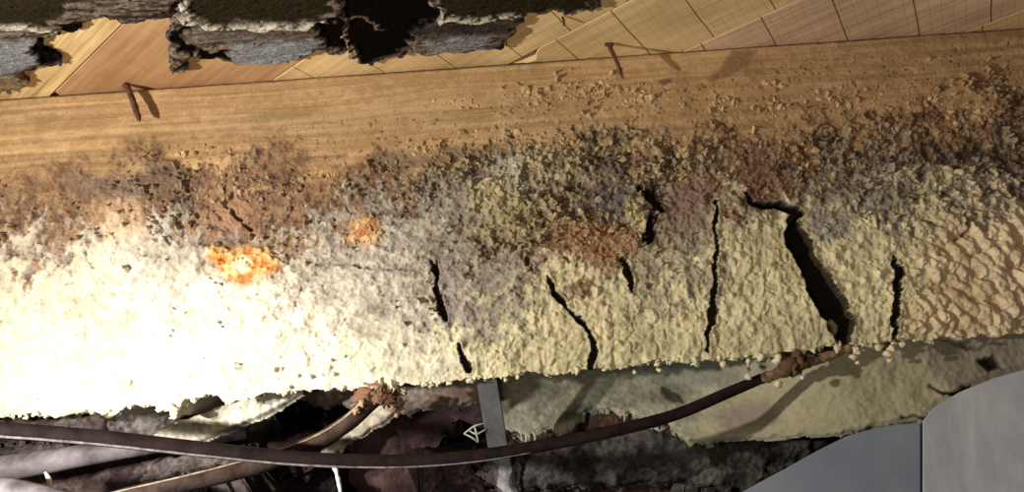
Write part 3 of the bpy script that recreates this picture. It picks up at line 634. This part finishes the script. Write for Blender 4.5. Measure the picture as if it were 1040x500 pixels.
# grey cement blocks at lower right
def block(name, outline, Yf_, depth, mat, label, lean=0):
    bm = bmesh.new(); P = [Vector(atY(x, y, Yf_)) for x, y in outline]
    f1 = [bm.verts.new(p) for p in P]; f2 = [bm.verts.new((p.x * (1 + depth * 1.7), p.y + depth, p.z - .002)) for p in P]
    bm.faces.new(f1); bm.faces.new(f2[::-1])
    for i in range(len(P)): j = (i + 1) % len(P); bm.faces.new((f1[i], f2[i], f2[j], f1[j]))
    bmesh.ops.recalc_face_normals(bm, faces=bm.faces[:])
    bmesh.ops.bevel(bm, geom=[e for e in bm.edges if all(v in set(f1) for v in e.verts)], offset=.0008, segments=1, affect='EDGES')
    o = from_bm(name, bm, mat, None, False)
    return tag(o, label, 'block', 'cement blocks at the lower right')
block('cement_block', [(560, 640), (640, 575), (700, 532), (745, 505), (770, 491), (800, 475), (830, 458), (860, 443), (885, 436), (912, 431), (935, 430), (935, 640)], .705, .05, M['slab_blue'], 'smooth blue-grey cement block, the left and darker of the two')
block('cement_block', [(937, 640), (937, 428), (948, 414), (975, 398), (1010, 384), (1045, 374), (1110, 356), (1300, 330), (1300, 640)], .705, .06, M['slab_grey'], 'pale grey stained cement block in the lower right corner')

# strap, cables, pipe
def PT(x, y, Y, r): return (*atY(x, y, Y), r)
st_ = empty('metal_strap', tuple(atY(500, 440, .735)))
tag(st_, 'dull grey vertical strap hanging under the beam behind the long cable', 'strap')
bm = bmesh.new(); L_ = []
for (xa, ya, xb, yb, Y) in [(482, 374, 503, 373, .722), (486, 400, 507, 399, .727), (491, 430, 512, 429, .734), (497, 462, 517, 461, .742), (504, 490, 524, 489, .748), (514, 530, 534, 529, .756)]:
    a = atY(xa, ya, Y); b = atY(xb, yb, Y); L_.append([bm.verts.new(p) for p in ((a[0], a[1], a[2]), (b[0], b[1], b[2]), (b[0], b[1] + .007, b[2]), (a[0], a[1] + .007, a[2]))])
for a, b in zip(L_, L_[1:]):
    for k in range(4): bm.faces.new((a[k], a[(k + 1) % 4], b[(k + 1) % 4], b[k]))
bm.faces.new(L_[0][::-1]); bm.faces.new(L_[-1]); bmesh.ops.recalc_face_normals(bm, faces=bm.faces[:])
bmesh.ops.bevel(bm, geom=bm.edges[:], offset=.0006, segments=1, affect='EDGES')
from_bm('strap_bar', bm, M['strap'], st_, False)
mf = upright_sheet('mould_film', [(499, 462), (514, 460), (518, 478), (522, 500), (512, 500), (504, 482)], .738, (.12, .13, .14), (.36, .37, .37), [], warp=.012, amp=.001, seed=55, thick=.001, parent=st_)
tag(mf, 'whitish mould film on the lower strap')

cb = empty('long_cable', tuple(atY(450, 468, .68)))
tag(cb, 'long black-brown cable sagging across the whole lower edge', 'cable')
tube('sheath', [PT(-70, 431, .60, .0056), PT(0, 437, .605, .0056), PT(100, 445, .62, .0056), PT(200, 456, .635, .0055), PT(300, 466, .65, .0053), PT(400, 469, .665, .0051), PT(480, 464, .675, .0049), PT(560, 451, .685, .0047),
     PT(640, 434, .69, .0046), PT(690, 420, .70, .0045), PT(735, 401, .705, .0044), PT(775, 384, .708, .0040)], M['cable'], cb, 18, 10, flat=.8)
rg_ = tube('lower_ridge', [PT(-70, 438.5, .597, .0009), PT(0, 443.4, .601, .0009), PT(100, 451.5, .616, .0009), PT(200, 462.4, .631, .0008), PT(300, 472.2, .646, .0008), PT(400, 475, .661, .0007), PT(480, 469.7, .671, .0006), PT(540, 460, .680, .0004)], M['ridge'], cb, 8, 10, jitter=.4, jscale=300)  # pale tube standing in for the highlight under the cable
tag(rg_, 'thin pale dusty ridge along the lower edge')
sk_ = tube('crusted_end', [PT(772, 385.5, .708, .0041), PT(790, 380, .708, .0040), PT(812, 372, .706, .0036), PT(838, 363, .704, .0034), PT(866, 352, .702, .0028)], plain_mat('brown_rot_crust', (.10, .055, .03), (.36, .25, .15), 120, bs=.8, bd=.002), cb, 12, 8, jitter=.7, jscale=220)
tag(sk_, 'brown crusted cable end below the wide crack')
cen = [atY(x, y, .700) for x, y in [(790, 390), (760, 383), (815, 383), (808, 363), (800, 372), (812, 368), (795, 366), (822, 366), (806, 376)]]
blob_mesh('rot_lumps', cen, [.0026, .0018, .0014, .006, .005, .006, .004, .004, .005], M['crust'], cb, [(.8, .66, .5), (.7, .65, .55), (.8, .75, .6)] + [(.13, .075, .045)] * 6, 2, 4)

hs = empty('hose', tuple(atY(300, 450, .70)))
tag(hs, 'brown hose passing behind the long cable up to a rusty fungus knot', 'hose')
M['ridge2'] = plain_mat('dusty_hose_ridge', (.25, .18, .12), (.52, .44, .33), 220, bs=.8)  # pale tone imitates light along the hose's upper edge
M['hose'] = plain_mat('brown_dusty_hose', (.022, .013, .011), (.075, .048, .038), 90, rough=.7)
tube('hose_body', [PT(70, 520, .655, .0060), PT(118, 507, .66, .0062), (PT(200, 488, .67, .0066)), PT(262, 472, .685, .0072), PT(315, 453, .695, .0070), PT(350, 432, .70, .0066), PT(376, 411, .705, .0058), PT(392, 400, .71, .0040)], M['hose'], hs, 16, 8, jitter=.12, jscale=60)
tube('dusty_ridge', [PT(70, 513, .651, .0006), PT(118, 500, .656, .0006), PT(200, 480.7, .665, .0006), PT(262, 464, .680, .0007), PT(315, 445.6, .689, .0008), PT(348, 426, .695, .0010), PT(370, 406, .698, .0014)], M['ridge2'], hs, 8, 8, jitter=.6, jscale=300)  # pale tube standing in for the hose's lit top edge
cen = [atY(x, y, Y) for x, y, Y in [(372, 402, .70), (380, 396, .70), (388, 397, .70), (398, 400, .70), (402, 406, .70), (393, 404, .695), (400, 414, .70), (403, 422, .70), (368, 410, .695), (362, 418, .695), (396, 392, .70), (385, 404, .695), (410, 398, .70)]]
k_ = blob_mesh('fungus_knot', cen, [.007, .006, .006, .007, .005, .005, .004, .0025, .003, .002, .005, .005, .003], M['crust'], hs, [(.22, .12, .07), (.26, .16, .10), (.36, .24, .15), (.72, .66, .47), (.44, .31, .21), (.10, .05, .03), (.32, .2, .13), (.36, .25, .16), (.5, .38, .24), (.42, .3, .18), (.75, .7, .5), (.18, .1, .06), (.42, .35, .25)], 3, 6, None)
tag(k_, 'rusty brown fungus knot with pale tip')

gp = empty('grey_pipe', tuple(atY(80, 466, .74)))
tag(gp, 'dusty pale grey pipe crossing the lower left corner', 'pipe')
tube('pipe_body', [PT(-60, 488, .72, .011), PT(0, 477, .73, .0105), PT(60, 467, .74, .0095), PT(120, 457, .75, .0085), PT(190, 447, .76, .007), PT(250, 440, .77, .005)], M['pipe'], gp, 20, 6, jitter=.05, jscale=60)
pp = tube('pipe_stub', [PT(-50, 497, .66, .009), PT(0, 498, .66, .009), PT(30, 503, .66, .009), PT(70, 512, .66, .008)], M['pipe'], None, 16, 6)
tag(pp, 'short bright grey pipe in the bottom left corner, below the longer pipe', 'pipe')
t_ = tube('mould_thread', [PT(339, 468, .70, .0012), PT(341, 476, .70, .0024), PT(342, 482, .70, .0016), PT(344, 489, .70, .0018), PT(347, 505, .70, .0010)], M['chalk'], None, 10, 5, jitter=.5, jscale=300)
tag(t_, 'white mould thread hanging under the sagging cable', 'mould thread', 'hanging mould threads')
t_ = tube('mould_thread', [PT(46, 480, .69, .0010), PT(50, 488, .69, .0018), PT(51, 505, .69, .0016)], M['chalk'], None, 10, 5, jitter=.5, jscale=300)
tag(t_, 'cream mould thread below the pale pipe in the left corner', 'mould thread', 'hanging mould threads')
t_ = tube('mould_thread', [PT(60, 499, .69, .0016), PT(66, 496, .69, .0018), PT(72, 500, .69, .0012)], M['chalk'], None, 10, 5, jitter=.5, jscale=300)
tag(t_, 'short curled mould thread at the bottom edge, right of the cream one', 'mould thread', 'hanging mould threads')
wb_e = empty('cobweb', tuple(atY(484, 438, .73))); tag(wb_e, 'small grey cobweb clinging to the left side of the strap', 'cobweb')
for a, b, d in [((471, 441), (482, 433), (493, 430)), ((472, 441), (480, 445), (486, 450)), ((476, 437), (484, 441), (494, 436)), ((482, 433), (484, 441), (486, 450))]:
    tube('web_thread', [PT(*a, .733, .0006), PT(*b, .732, .0009), PT(*d, .735, .0005)], M['web'], wb_e, 6, 4)
